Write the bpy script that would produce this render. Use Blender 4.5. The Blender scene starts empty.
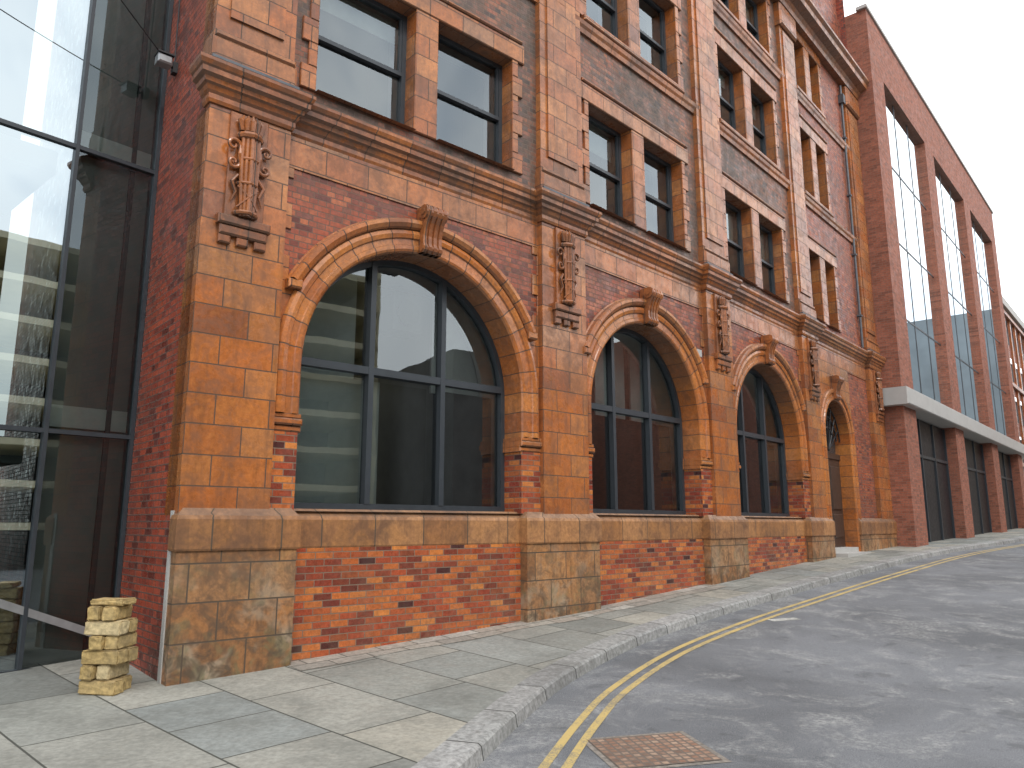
import bpy, math, random
from mathutils import Vector, Matrix
random.seed(7)
scene = bpy.context.scene
R_ = math.radians

# ------------------------------------------------------------------ mesh builder
class MB:
    def __init__(s):
        s.v=[]; s.f=[]; s.uv=[]; s.m=[]; s.sm=[]
    def poly(s, pts, m=0, uvs=None, sm=False):
        b=len(s.v)
        pts=[Vector(p) for p in pts]
        s.v+= [tuple(p) for p in pts]
        s.f.append(list(range(b,b+len(pts))))
        if uvs is None:
            n=Vector((0,0,0))
            for i in range(len(pts)):
                a=pts[i]; c=pts[(i+1)%len(pts)]
                n+=Vector(((a.y-c.y)*(a.z+c.z),(a.z-c.z)*(a.x+c.x),(a.x-c.x)*(a.y+c.y)))
            ax,ay,az=abs(n.x),abs(n.y),abs(n.z)
            if az>=ax and az>=ay: uvs=[(p.x,p.y) for p in pts]
            elif ay>=ax: uvs=[(p.x,p.z) for p in pts]
            else: uvs=[(p.y,p.z) for p in pts]
        s.uv+=list(uvs); s.m.append(m); s.sm.append(sm)
    def rect(s,x0,x1,z0,z1,y,m=0):
        s.poly([(x0,y,z0),(x1,y,z0),(x1,y,z1),(x0,y,z1)],m)
    def box(s,x0,x1,y0,y1,z0,z1,m=0):
        s.poly([(x0,y0,z0),(x1,y0,z0),(x1,y0,z1),(x0,y0,z1)],m)
        s.poly([(x1,y1,z0),(x0,y1,z0),(x0,y1,z1),(x1,y1,z1)],m)
        s.poly([(x0,y1,z0),(x0,y0,z0),(x0,y0,z1),(x0,y1,z1)],m)
        s.poly([(x1,y0,z0),(x1,y1,z0),(x1,y1,z1),(x1,y0,z1)],m)
        s.poly([(x0,y0,z1),(x1,y0,z1),(x1,y1,z1),(x0,y1,z1)],m)
        s.poly([(x0,y1,z0),(x1,y1,z0),(x1,y0,z0),(x0,y0,z0)],m)
    def cbox(s,x0,x1,y0,y1,z0,z1,c=.012,m=0):
        """box whose front (y0) edges are chamfered"""
        f=[(x0+c,y0,z0+c),(x1-c,y0,z0+c),(x1-c,y0,z1-c),(x0+c,y0,z1-c)]
        g=[(x0,y0+c,z0),(x1,y0+c,z0),(x1,y0+c,z1),(x0,y0+c,z1)]
        h=[(x0,y1,z0),(x1,y1,z0),(x1,y1,z1),(x0,y1,z1)]
        s.poly(f,m)
        for i in range(4):
            j=(i+1)%4
            s.poly([g[i],g[j],f[j],f[i]],m)
            s.poly([h[i],h[j],g[j],g[i]],m)
    def tube(s,pts,r,m=0,n=8,closed=False):
        pts=[Vector(p) for p in pts]; rings=[]
        if not isinstance(r,(list,tuple)): r=[r]*len(pts)
        prev=None
        for i,p in enumerate(pts):
            if i==0: d=pts[1]-p
            elif i==len(pts)-1: d=p-pts[i-1]
            else: d=pts[i+1]-pts[i-1]
            d.normalize()
            a=Vector((0,0,1)) if abs(d.z)<.9 else Vector((0,1,0))
            if prev is not None: a=prev
            e=(a-d*a.dot(d)).normalized(); prev=e
            g=d.cross(e)
            rings.append([p+(e*math.cos(2*math.pi*k/n)+g*math.sin(2*math.pi*k/n))*r[i] for k in range(n)])
        for i in range(len(rings)-1):
            for k in range(n):
                q=(k+1)%n
                s.poly([rings[i][k],rings[i][q],rings[i+1][q],rings[i+1][k]],m,sm=False)
        s.poly(rings[0][::-1],m); s.poly(rings[-1],m)
    def extrude_yz(s,prof,x0,x1,m=0):
        n=len(prof)
        s.poly([(x0,p[0],p[1]) for p in prof],m); s.poly([(x1,p[0],p[1]) for p in prof][::-1],m)
        for i in range(n):
            a=prof[i]; b=prof[(i+1)%n]
            s.poly([(x0,a[0],a[1]),(x1,a[0],a[1]),(x1,b[0],b[1]),(x0,b[0],b[1])],m)
    def sweep2d(s,path,prof,m=0):
        L=0
        for i in range(len(path)-1):
            a=path[i]; b=path[i+1]
            d=math.hypot(b[0]-a[0],b[1]-a[1]); c=0
            for j in range(len(prof)-1):
                o0,y0=prof[j]; o1,y1=prof[j+1]
                dc=math.hypot(o1-o0,y1-y0)
                P=[(a[0]+a[2]*o0,y0,a[1]+a[3]*o0),(b[0]+b[2]*o0,y0,b[1]+b[3]*o0),
                   (b[0]+b[2]*o1,y1,b[1]+b[3]*o1),(a[0]+a[2]*o1,y1,a[1]+a[3]*o1)]
                s.poly(P,m,[(L,c),(L+d,c),(L+d,c+dc),(L,c+dc)])
                c+=dc
            L+=d
    def sweep_plan(s,pts,prof,m=0,caps=True):
        P=[Vector((p[0],p[1])) for p in pts]; offs=[]
        for i in range(len(P)):
            ns=[]
            if i>0:
                d=(P[i]-P[i-1]).normalized(); ns.append(Vector((d.y,-d.x)))
            if i<len(P)-1:
                d=(P[i+1]-P[i]).normalized(); ns.append(Vector((d.y,-d.x)))
            if len(ns)==1: offs.append(ns[0])
            else: offs.append((ns[0]+ns[1])/(1+ns[0].dot(ns[1])))
        L=0
        for i in range(len(P)-1):
            d=(P[i+1]-P[i]).length; c=prof[0][1]
            for j in range(len(prof)-1):
                o0,z0=prof[j]; o1,z1=prof[j+1]
                a0=P[i]+offs[i]*o0; b0=P[i+1]+offs[i+1]*o0
                a1=P[i]+offs[i]*o1; b1=P[i+1]+offs[i+1]*o1
                dc=math.hypot(o1-o0,z1-z0)
                s.poly([(a0.x,a0.y,z0),(b0.x,b0.y,z0),(b1.x,b1.y,z1),(a1.x,a1.y,z1)],m,
                       [(L,c),(L+d,c),(L+d,c+dc),(L,c+dc)])
                c+=dc
            L+=d
        if caps:
            for i in (0,len(P)-1):
                s.poly([(P[i].x+offs[i].x*o,P[i].y+offs[i].y*o,z) for o,z in prof],m)
    def obj(s,name,mats,M=None,parent=None):
        me=bpy.data.meshes.new(name)
        me.from_pydata(s.v,[],s.f)
        uvl=me.uv_layers.new(name="UVMap")
        flat=[c for uv in s.uv for c in uv]
        uvl.data.foreach_set("uv",flat)
        for mt in (mats if isinstance(mats,(list,tuple)) else [mats]): me.materials.append(mt)
        me.polygons.foreach_set("material_index",s.m)
        me.polygons.foreach_set("use_smooth",s.sm)
        me.update()
        o=bpy.data.objects.new(name,me)
        scene.collection.objects.link(o)
        if parent: o.parent=parent
        if M is not None: o.matrix_basis=M
        return o

def empty(name):
    e=bpy.data.objects.new(name,None); scene.collection.objects.link(e); e.empty_display_size=.3
    return e

# ------------------------------------------------------------------ materials
def newmat(name):
    m=bpy.data.materials.new(name); m.use_nodes=True
    nt=m.node_tree; nt.nodes.clear()
    out=nt.nodes.new('ShaderNodeOutputMaterial')
    return m,nt,out
def N(nt,t,**kw):
    n=nt.nodes.new(t)
    for k,v in kw.items():
        if k in ('inp',):
            for a,b in v.items(): n.inputs[a].default_value=b
        else: setattr(n,k,v)
    return n
def ramp(nt,fac,stops,interp='LINEAR'):
    r=nt.nodes.new('ShaderNodeValToRGB'); r.color_ramp.interpolation=interp
    el=r.color_ramp.elements
    while len(el)<len(stops): el.new(.5)
    for e,(p,c) in zip(el,stops):
        e.position=p; e.color=(c[0],c[1],c[2],1) if isinstance(c,(tuple,list)) else (c,c,c,1)
    nt.links.new(fac,r.inputs[0]); return r.outputs[0]
def mixc(nt,fac,a,b,mode='MIX'):
    n=nt.nodes.new('ShaderNodeMix'); n.data_type='RGBA'; n.blend_type=mode
    for sock,val in ((n.inputs[0],fac),(n.inputs[6],a),(n.inputs[7],b)):
        if hasattr(val,'is_linked') or hasattr(val,'links'): nt.links.new(val,sock)
        elif isinstance(val,(int,float)): sock.default_value=val if sock==n.inputs[0] else (val,val,val,1)
        else: sock.default_value=(val[0],val[1],val[2],1)
    return n.outputs[2]
def noise(nt,vec,scale,detail=3,rough=.55,dist=0):
    n=N(nt,'ShaderNodeTexNoise',inp={'Scale':scale,'Detail':min(detail,3.5),'Roughness':rough,'Distortion':dist})
    nt.links.new(vec,n.inputs['Vector']); return n.outputs['Fac']
def mth(nt,op,a,b=None,clamp=False):
    n=nt.nodes.new('ShaderNodeMath'); n.operation=op; n.use_clamp=clamp
    for i,v in enumerate((a,b)):
        if v is None: continue
        if isinstance(v,(int,float)): n.inputs[i].default_value=v
        else: nt.links.new(v,n.inputs[i])
    return n.outputs[0]

def masonry(name,cols,bw,bh,mortar=(.25,.2,.16),ms=.005,rough=.45,soot=.35,sootcol=(.07,.045,.035),sootlo=.42,
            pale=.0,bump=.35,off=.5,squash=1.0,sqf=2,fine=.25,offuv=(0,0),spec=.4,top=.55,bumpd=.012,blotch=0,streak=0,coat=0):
    m,nt,out=newmat(name); L=nt.links.new
    tc=N(nt,'ShaderNodeTexCoord'); geo=N(nt,'ShaderNodeNewGeometry')
    mp=N(nt,'ShaderNodeMapping'); mp.inputs['Location'].default_value=(offuv[0],offuv[1],0)
    L(tc.outputs['UV'],mp.inputs['Vector'])
    b=N(nt,'ShaderNodeTexBrick',offset=off,squash=squash,squash_frequency=sqf,
        inp={'Color1':(0,0,0,1),'Color2':(1,1,1,1),'Mortar':(.5,.5,.5,1),'Scale':1.0,'Mortar Size':ms,'Mortar Smooth':.15,
             'Bias':0.0,'Brick Width':bw,'Row Height':bh})
    L(mp.outputs[0],b.inputs['Vector'])
    n=len(cols)
    c=ramp(nt,b.outputs['Color'],[(i/(n-1)*.94+.03,cc) for i,cc in enumerate(cols)])
    fn=noise(nt,geo.outputs['Position'],19,3,.7)
    c=mixc(nt,1.0,c,ramp(nt,fn,[(.3,1-fine),(.7,1+fine)]),'MULTIPLY')
    big=noise(nt,geo.outputs['Position'],.9,3,.62,.3)
    mid=noise(nt,geo.outputs['Position'],4.3,3,.75,.5)
    sf=mth(nt,'MULTIPLY',ramp(nt,big,[(sootlo,0.0),(sootlo+.22,1.0)]),ramp(nt,mid,[(.35,.30),(.60,1.0)]))
    sf=mth(nt,'MULTIPLY',sf,soot)
    c=mixc(nt,sf,c,sootcol)
    if blotch:
        bl=ramp(nt,mid,[(.48,0.),(.64,blotch)]); c=mixc(nt,bl,c,(.17,.07,.03))
        b2=ramp(nt,mid,[(.30,blotch*.5),(.42,0.)]); c=mixc(nt,b2,c,(.54,.27,.11))
    if streak:
        ms2=N(nt,'ShaderNodeMapping'); ms2.inputs['Scale'].default_value=(6,6,.55); L(geo.outputs['Position'],ms2.inputs['Vector'])
        st=ramp(nt,noise(nt,ms2.outputs[0],1.4,3,.7),[(.50,0.),(.64,streak)]); c=mixc(nt,st,c,(.09,.05,.03))
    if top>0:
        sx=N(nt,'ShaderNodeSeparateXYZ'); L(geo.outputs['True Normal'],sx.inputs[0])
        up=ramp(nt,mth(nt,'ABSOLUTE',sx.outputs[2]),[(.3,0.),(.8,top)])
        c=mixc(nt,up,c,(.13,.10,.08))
    if pale>0:
        pz=N(nt,'ShaderNodeSeparateXYZ'); L(geo.outputs['Position'],pz.inputs[0])
        low=ramp(nt,mth(nt,'MULTIPLY',pz.outputs[2],.4),[(.1,1.),(.7,.0)])
        pn=ramp(nt,noise(nt,geo.outputs['Position'],2.1,3,.7,.3),[(.50,0.),(.66,1.)])
        c=mixc(nt,mth(nt,'MULTIPLY',mth(nt,'MULTIPLY',low,pn),pale),c,(.37,.30,.215))
        gn=ramp(nt,noise(nt,geo.outputs['Position'],3.1,3,.75,.6),[(.50,0.),(.64,.8)])
        c=mixc(nt,mth(nt,'MULTIPLY',mth(nt,'MULTIPLY',low,gn),pale),c,(.15,.145,.075))
        dn=ramp(nt,mid,[(.46,0.),(.62,1.)])
        c=mixc(nt,mth(nt,'MULTIPLY',mth(nt,'MULTIPLY',low,dn),pale),c,(.085,.062,.04))
    c=mixc(nt,b.outputs['Fac'],c,mortar)
    p=N(nt,'ShaderNodeBsdfPrincipled'); L(c,p.inputs['Base Color'])
    rr=ramp(nt,mid,[(.35,max(.08,rough-.14)),(.65,min(1,rough+.25))]); L(mixc(nt,b.outputs['Fac'],rr,.9),p.inputs['Roughness'])
    p.inputs['Specular IOR Level'].default_value=spec
    if coat: p.inputs['Coat Weight'].default_value=coat; p.inputs['Coat Roughness'].default_value=.12
    h=mth(nt,'SUBTRACT',mth(nt,'MULTIPLY',fn,.22),b.outputs['Fac'])
    h=mth(nt,'ADD',h,mth(nt,'MULTIPLY',b.outputs['Color'],.15))
    bp=N(nt,'ShaderNodeBump',inp={'Strength':bump,'Distance':bumpd}); L(h,bp.inputs['Height']); L(bp.outputs[0],p.inputs['Normal'])
    L(p.outputs[0],out.inputs[0])
    return m

def simple(name,col,rough=.5,metal=0,var=.15,scale=8,bump=0,spec=.5):
    m,nt,out=newmat(name); L=nt.links.new
    geo=N(nt,'ShaderNodeNewGeometry')
    n1=noise(nt,geo.outputs['Position'],scale,3,.6)
    c=mixc(nt,1.0,col,ramp(nt,n1,[(.25,1-var),(.75,1+var)]),'MULTIPLY')
    p=N(nt,'ShaderNodeBsdfPrincipled'); L(c,p.inputs['Base Color']); p.inputs['Metallic'].default_value=metal
    L(ramp(nt,n1,[(.2,max(.03,rough-.1)),(.8,min(1,rough+.1))]),p.inputs['Roughness']); p.inputs['Specular IOR Level'].default_value=spec
    L(p.outputs[0],out.inputs[0]); return m

def glass(name,base=.1,tint=(.5,.55,.55),gcol=(.85,.92,.95),wob=.02,k=1.3):
    m,nt,out=newmat(name); L=nt.links.new
    fr=N(nt,'ShaderNodeFresnel',inp={'IOR':1.5})
    geo=N(nt,'ShaderNodeNewGeometry')
    fac=mth(nt,'ADD',mth(nt,'MULTIPLY',fr.outputs[0],k),base,True)
    t=N(nt,'ShaderNodeBsdfTransparent'); t.inputs[0].default_value=(*tint,1)
    g=N(nt,'ShaderNodeBsdfGlossy'); g.inputs['Color'].default_value=(*gcol,1); g.inputs['Roughness'].default_value=.01
    if wob>0:
        bp=N(nt,'ShaderNodeBump',inp={'Strength':wob,'Distance':.05}); L(noise(nt,geo.outputs['Position'],1.3,2,.5),bp.inputs['Height'])
        L(bp.outputs[0],g.inputs['Normal'])
    mx=N(nt,'ShaderNodeMixShader'); L(fac,mx.inputs[0]); L(t.outputs[0],mx.inputs[1]); L(g.outputs[0],mx.inputs[2])
    L(mx.outputs[0],out.inputs[0]); return m

TC=[(.27,.085,.032),(.44,.135,.034),(.37,.115,.034),(.49,.165,.042),(.41,.125,.033),(.51,.195,.060),(.35,.13,.048),(.47,.17,.046),(.36,.165,.075)]
M_tc   = masonry('terracotta_blocks',TC,.62,.335,mortar=(.095,.06,.042),ms=.0075,rough=.27,soot=.55,sootlo=.42,fine=.2,blotch=.34,streak=.28,coat=.2,bump=.45)
M_tcb  = masonry('terracotta_base_blocks',[(.25,.12,.052),(.36,.16,.06),(.41,.20,.08),(.31,.16,.075),(.40,.215,.10)],.66,.40,mortar=(.09,.065,.045),ms=.009,rough=.42,soot=.5,pale=.8,fine=.3,blotch=.3,streak=.35,bump=.5)
M_trim = masonry('terracotta_trim',[(.26,.085,.03),(.38,.12,.034),(.43,.15,.045),(.33,.135,.055)],.62,30,mortar=(.08,.05,.036),ms=.0085,rough=.30,soot=.8,off=0,offuv=(.1,7),blotch=.4,streak=.3,coat=.15)
M_band = masonry('terracotta_band',[(.30,.135,.053),(.39,.18,.067),(.42,.205,.085),(.33,.165,.075)],.75,30,mortar=(.09,.065,.045),ms=.009,rough=.42,soot=.65,off=0,offuv=(.2,7),blotch=.4,streak=.3)
M_vous = masonry('terracotta_voussoirs',[(.40,.12,.03),(.48,.155,.038),(.51,.19,.052),(.42,.145,.045)],.30,30,mortar=(.09,.055,.038),ms=.008,rough=.25,soot=.45,off=0,offuv=(.1,7),blotch=.35,coat=.25)
M_brick= masonry('glazed_red_brick',[(.13,.036,.025),(.26,.06,.031),(.37,.086,.037),(.30,.07,.035),(.44,.125,.05),(.20,.064,.042)],.235,.078,mortar=(.17,.10,.075),ms=.007,rough=.33,soot=.5,squash=.5,sqf=2,streak=.32,bump=.5)
M_brickU=masonry('upper_brick',[(.07,.040,.032),(.17,.063,.038),(.29,.094,.048),(.19,.09,.058),(.34,.125,.062),(.12,.065,.048)],.235,.078,mortar=(.15,.115,.09),ms=.007,rough=.42,soot=.9,sootcol=(.075,.06,.05),sootlo=.36,squash=.5,sqf=2,streak=.45,bump=.5)
M_panel= masonry('mottled_brick_panel',[(.07,.022,.02),(.40,.08,.032),(.16,.035,.024),(.52,.145,.038),(.26,.045,.026),(.58,.20,.05),(.36,.07,.03)],.235,.08,mortar=(.20,.14,.10),ms=.0062,rough=.28,soot=.22,pale=.12,bump=.5)
M_side = masonry('side_red_brick',[(.12,.028,.02),(.28,.05,.028),(.38,.075,.036),(.31,.056,.03)],.235,.078,mortar=(.11,.07,.055),ms=.0075,rough=.35,soot=.45,squash=.5,bump=.6)
M_modbr= masonry('modern_brown_brick',[(.20,.072,.045),(.30,.10,.058),(.36,.125,.075),(.26,.09,.055)],.22,.075,mortar=(.20,.13,.10),ms=.006,rough=.7,soot=.18)
M_flag = masonry('stone_flags',[(.175,.18,.165),(.25,.25,.225),(.31,.30,.262),(.21,.22,.205),(.335,.315,.265),(.23,.245,.235)],1.5,.93,mortar=(.065,.065,.055),ms=.010,rough=.7,soot=.6,sootcol=(.12,.12,.105),off=.37,bump=.4,fine=.22,top=0,squash=.62,sqf=3)
M_kerb = masonry('granite_kerb',[(.23,.23,.225),(.31,.305,.295),(.27,.27,.26)],.92,30,mortar=(.06,.06,.055),ms=.011,rough=.75,soot=.6,sootcol=(.13,.125,.115),off=0,offuv=(0,7),fine=.4,top=0)
M_frame= simple('dark_window_frame',(.035,.042,.05),.4,0,.1)
M_conc = simple('pale_concrete',(.42,.41,.39),.7,0,.08,3)
M_plast= simple('plaster',(.75,.75,.72),.8,0,.05)
M_dark = simple('dark_interior',(.06,.063,.065),.8,0,.3,2)
M_board= simple('black_board',(.012,.012,.014),.5,0,.2)
M_grey = simple('grey_blind',(.46,.51,.49),.7,0,.08)
M_metal= simple('grey_metal',(.33,.34,.35),.4,.5,.1)
M_iron = simple('black_iron',(.02,.02,.022),.45,.3,.2)
M_lead = simple('lead_flashing',(.10,.105,.115),.5,.3,.3)
M_door = simple('brown_door',(.05,.03,.022),.4,0,.2)
M_glass= glass('window_glass',.12,(.80,.84,.83),k=1.2)
M_glassU=glass('sash_glass',.12,(.68,.72,.70),k=1.2)
M_curt = glass('curtain_glass',.40,(.40,.46,.44),(.78,.88,.93),.01)
M_curt2= glass('end_pane_glass',.06,(.80,.85,.83),(.78,.88,.93),.01,k=1.0)
M_mod  = glass('tall_glass',.6,(.35,.4,.42),(.90,.95,.97),0)

def asphalt():
    m,nt,out=newmat('asphalt'); L=nt.links.new
    g=N(nt,'ShaderNodeNewGeometry'); P=g.outputs['Position']
    c=ramp(nt,noise(nt,P,150,3,.7),[(.3,(.060,.064,.072)),(.5,(.125,.131,.142)),(.72,(.30,.305,.31))])
    c=mixc(nt,1.0,c,ramp(nt,noise(nt,P,.33,3,.65,.5),[(.36,.72),(.64,1.22)]),'MULTIPLY')
    n2=noise(nt,P,1.1,3,.8,.8)
    dust=mth(nt,'MULTIPLY',ramp(nt,n2,[(.48,0.),(.66,.9)]),ramp(nt,noise(nt,P,23,3,.75),[(.42,.1),(.62,.9)]))
    c=mixc(nt,dust,c,(.34,.34,.33))
    stain=ramp(nt,noise(nt,P,2.3,3,.7,.2),[(.58,0.),(.68,.5)])
    c=mixc(nt,stain,c,(.06,.062,.066))
    p=N(nt,'ShaderNodeBsdfPrincipled'); L(c,p.inputs['Base Color']); p.inputs['Roughness'].default_value=.8
    bp=N(nt,'ShaderNodeBump',inp={'Strength':.5,'Distance':.008}); L(noise(nt,P,110,2,.7),bp.inputs['Height']); L(bp.outputs[0],p.inputs['Normal'])
    L(p.outputs[0],out.inputs[0]); return m
M_asph=asphalt()
def paint(name,col,wear):
    m,nt,out=newmat(name); L=nt.links.new
    g=N(nt,'ShaderNodeNewGeometry'); P=g.outputs['Position']
    w=ramp(nt,mth(nt,'ADD',mth(nt,'MULTIPLY',noise(nt,P,45,3,.75),.6),mth(nt,'MULTIPLY',noise(nt,P,2.5,3,.6),.4)),[(wear,0.),(wear+.12,.85)])
    c=mixc(nt,w,col,(.17,.165,.145))
    p=N(nt,'ShaderNodeBsdfPrincipled'); L(c,p.inputs['Base Color']); p.inputs['Roughness'].default_value=.7
    L(p.outputs[0],out.inputs[0]); return m
M_yel=paint('yellow_road_paint',(.50,.37,.14),.48)
M_wht=paint('worn_white_paint',(.5,.5,.47),.46)

# ------------------------------------------------------------------ frames
def frame(ox,oy,a):
    s,c=math.sin(a),math.cos(a)
    return Matrix(((s,-c,0,ox),(c,s,0,oy),(0,0,1,0),(0,0,0,1)))
SEG=[(frame(-3.58,8.16,R_(48.6)),5.83),(frame(.7925,12.01,R_(44.05)),5.054),(frame(4.307,15.64,R_(41.7)),5.11),(frame(7.706,19.455,R_(41.2)),6.2)]
def W(i,x,y):
    p=SEG[i][0]@Vector((x,y,0)); return (p.x,p.y)

GP=[(-60,-.5),(-20,-.25),(0,-.12),(5,-.09),(8.16,0),(12,.27),(16.2,.57),(20.5,.83),(24,.95),(41,1.43),(60,1.8),(100,2.2),(2000,2.2)]
def gi(y):
    if y<=GP[0][0]: return GP[0][1]
    for (a,za),(b,zb) in zip(GP,GP[1:]):
        if y<=b: return za+(zb-za)*(y-a)/(b-a)
    return GP[-1][1]
def g(y): return sum(gi(y+d) for d in (-1.2,-.6,0,.6,1.2))/5

# ------------------------------------------------------------------ main building
B=empty('terracotta_brick_building')
ZS=1.785; SPR=3.52
OPEN=[(1.33,4.92),(.70,4.15),(.66,4.18)]
PW=.52
def arc_path(x0,x1,spring,zb,n=40,a0=180,a1=0,jambs=True):
    R=(x1-x0)/2; xc=(x0+x1)/2; P=[]
    if jambs: P.append((x0,zb,-1,0))
    for i in range(n+1):
        t=R_(a0+(a1-a0)*i/n); P.append((xc+R*math.cos(t),spring+R*math.sin(t),math.cos(t),math.sin(t)))
    if jambs: P.append((x1,zb,1,0))
    return P
def arch_wall(mb,xa,xb,zb,zt,x0,x1,spring,y,m=0,n=40):
    mb.rect(xa,x0,zb,zt,y,m); mb.rect(x1,xb,zb,zt,y,m)
    P=arc_path(x0,x1,spring,zb,n,jambs=False)
    for a,b in zip(P,P[1:]): mb.poly([(a[0],y,a[1]),(b[0],y,b[1]),(b[0],y,zt),(a[0],y,zt)],m)

def keystone(mb,xc,z0,z1,w,y0=-.05,m=0):
    h=z1-z0
    prof=[(y0+.1,z0),(y0-.03,z0),(y0-.06,z0+.05*h),(y0-.07,z0+.12*h),(y0-.05,z0+.2*h),(y0-.05,z0+.35*h),(y0-.07,z0+.5*h),(y0-.10,z0+.62*h),
          (y0-.15,z0+.74*h),(y0-.175,z0+.84*h),(y0-.16,z0+.94*h),(y0-.11,z0+.99*h),(y0+.1,z0+.99*h)]
    mb.extrude_yz(prof,xc-w*.42,xc+w*.42,m)
    for k in (-.36,-.12,.12,.36):
        p2=[(a-(.022 if a<y0+.05 else 0),b) for a,b in prof]
        mb.extrude_yz(p2,xc+k*w-w*.075,xc+k*w+w*.075,m)
    mb.tube([(xc-w*.5,y0-.09,z0+.84*h),(xc+w*.5,y0-.09,z0+.84*h)],h*.15,m,14)
    mb.tube([(xc-w*.54,y0-.09,z0+.84*h),(xc+w*.54,y0-.09,z0+.84*h)],h*.07,m,10)
    mb.tube([(xc-w*.46,y0-.03,z0+.10*h),(xc+w*.46,y0-.03,z0+.10*h)],h*.08,m,12)

for i in range(3):
    M,Ls=SEG[i]; x0,x1=OPEN[i]; R=(x1-x0)/2; xc=(x0+x1)/2
    xa=1.0 if i==0 else PW; xb=Ls-PW
    mb=MB()
    arch_wall(mb,xa-.2,xb+.2,1.7,6.42,x0,x1,SPR,0,0)
    mb.obj('spandrel_wall_%d'%i,M_brick,M,B)
    mb=MB(); y=-.03
    zt=4.52
    for sgn in (-1,1):
        xe=x0 if sgn<0 else x1; xp=xa if sgn<0 else xb
        lo,hi=min(xe,xp),max(xe,xp)
        mb.rect(lo,hi,2.9,zt,y,0); mb.poly([(lo,y,zt),(hi,y,zt),(hi,0,zt),(lo,0,zt)],0)
        Rz=math.sqrt(max(0,R*R-(zt-SPR)**2)); n=8
        xs=[xc+sgn*(Rz+(R-Rz)*k/n) for k in range(n+1)]
        for a,b in zip(xs,xs[1:]):
            za=SPR+math.sqrt(max(0,R*R-(a-xc)**2)); zb=SPR+math.sqrt(max(0,R*R-(b-xc)**2))
            mb.poly([(a,y,za),(b,y,zb),(b,y,zt),(a,y,zt)],0)
        mb.poly([(xs[0],y,zt),(xs[-1],y,zt),(xs[-1],0,zt),(xs[0],0,zt)],0)
        z=zt; k=0
        while z<6.0:
            w=.02 if k%2 else .12
            if sgn<0: mb.cbox(xa-.02,xa+w,-.022,.01,z+.003,min(6.0,z+.335)-.003,.008)
            else: mb.cbox(xb-w,xb+.02,-.022,.01,z+.003,min(6.0,z+.335)-.003,.008)
            z+=.335; k+=1
        if sgn<0: X0,X1=xa-.01,x0+.035
        else: X0,X1=x1-.035,xb+.01
        mb.cbox(X0,X1,-.10,.39,2.76,2.84,.02); mb.cbox(X0+(.0 if sgn<0 else .012),X1-(.012 if sgn<0 else 0),-.075,.39,2.843,2.90,.01)
        mb.cbox(X0,X1,-.06,.39,2.68,2.757,.02)
    mb.box(xa-.1,xb+.1,-.02,.01,6.0,6.42)
    mb.obj('terracotta_dressings_%d'%i,M_tc,M,B)
    mb=MB()
    mb.box(xa-.05,x0,-.045,.40,1.76,2.68); mb.box(x1,xb+.05,-.045,.40,1.76,2.68)
    mb.obj('brick_jambs_%d'%i,M_panel,M,B)
    mb=MB()
    prof=[(0,.42),(0,-.045),(.02,-.07),(.05,-.085),(.10,-.085),(.115,-.07),(.19,-.07),(.205,-.095),(.26,-.11),(.31,-.095),(.34,-.06),(.34,0)]
    mb.sweep2d(arc_path(x0,x1,SPR,2.90,48),prof)
    hood=[(.33,0),(.33,-.10),(.35,-.135),(.40,-.165),(.45,-.165),(.47,-.13),(.47,-.05),(.49,-.03),(.49,0)]
    mb.sweep2d(arc_path(x0,x1,SPR,0,44,153,27,False),hood)
    for sg in (-1,1):
        t=R_(27); px=xc+sg*(R+.41)*math.cos(t); pz=SPR+(R+.41)*math.sin(t)
        mb.cbox(min(px-.09,px+.09),max(px-.09,px+.09),-.16,0,pz-.10,pz+.01,.02)
    mb.obj('arch_ring_%d'%i,M_vous,M,B)
    mb=MB(); keystone(mb,xc,SPR+R+.0,SPR+R+.68,.36,-.12); mb.obj('keystone_%d'%i,M_trim,M,B)
    mb=MB(); mb.box(x0+.0,x1-.0,-.022,.03,-.6,1.33); mb.obj('brick_panel_%d'%i,M_panel,M,B)
    mb=MB()
    fp=[(-.0,.34),(-.075,.34),(-.075,.46),(0,.46)]
    mb.sweep2d(arc_path(x0,x1,SPR,ZS,48),fp)
    mb.box(x0,x1,.335,.46,ZS,ZS+.085)
    zt=3.60
    mb.box(x0+.06,x1-.06,.33,.45,zt,zt+.10)
    for k in (1,2):
        xm=x0+(x1-x0)*k/3
        top=SPR+math.sqrt(R*R-(xm-xc)**2)-.03
        mb.box(xm-.04,xm+.04,.325,.46,ZS+.08,top)
    mb.obj('arch_window_frame_%d'%i,M_frame,M,B)
    mb=MB()
    P=arc_path(x0+.02,x1-.02,SPR,ZS,40,jambs=False)
    mb.poly([(x0+.02,.42,ZS+.02),(x1-.02,.42,ZS+.02)]+[(p[0],.42,p[1]) for p in P[::-1]],0)
    mb.obj('arch_window_glass_%d'%i,M_glass,M,B)
    mb=MB()
    mb.sweep2d(arc_path(x0+.01,x1-.01,SPR,ZS,30),[(0,.47),(0,.95)],0)
    mb.box(x0-.2,x1+.2,.47,.95,ZS-.2,ZS-.01,0)
    mb.obj('window_lining_%d'%i,M_plast,M,B)
    mb=MB()
    xl,xr=x0-.25,x1+.25
    mb.rect(xl,xr,1.0,6.0,2.6,0)
    mb.poly([(xl,.96,1),(xl,2.6,1),(xl,2.6,6),(xl,.96,6)],0); mb.poly([(xr,.96,1),(xr,2.6,1),(xr,2.6,6),(xr,.96,6)],0)
    mb.poly([(xl,.96,5.7),(xr,.96,5.7),(xr,2.6,5.7),(xl,2.6,5.7)],1); mb.poly([(xl,.96,1.2),(xr,.96,1.2),(xr,2.6,1.2),(xl,2.6,1.2)],0)
    w=(x1-x0)/3
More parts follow.
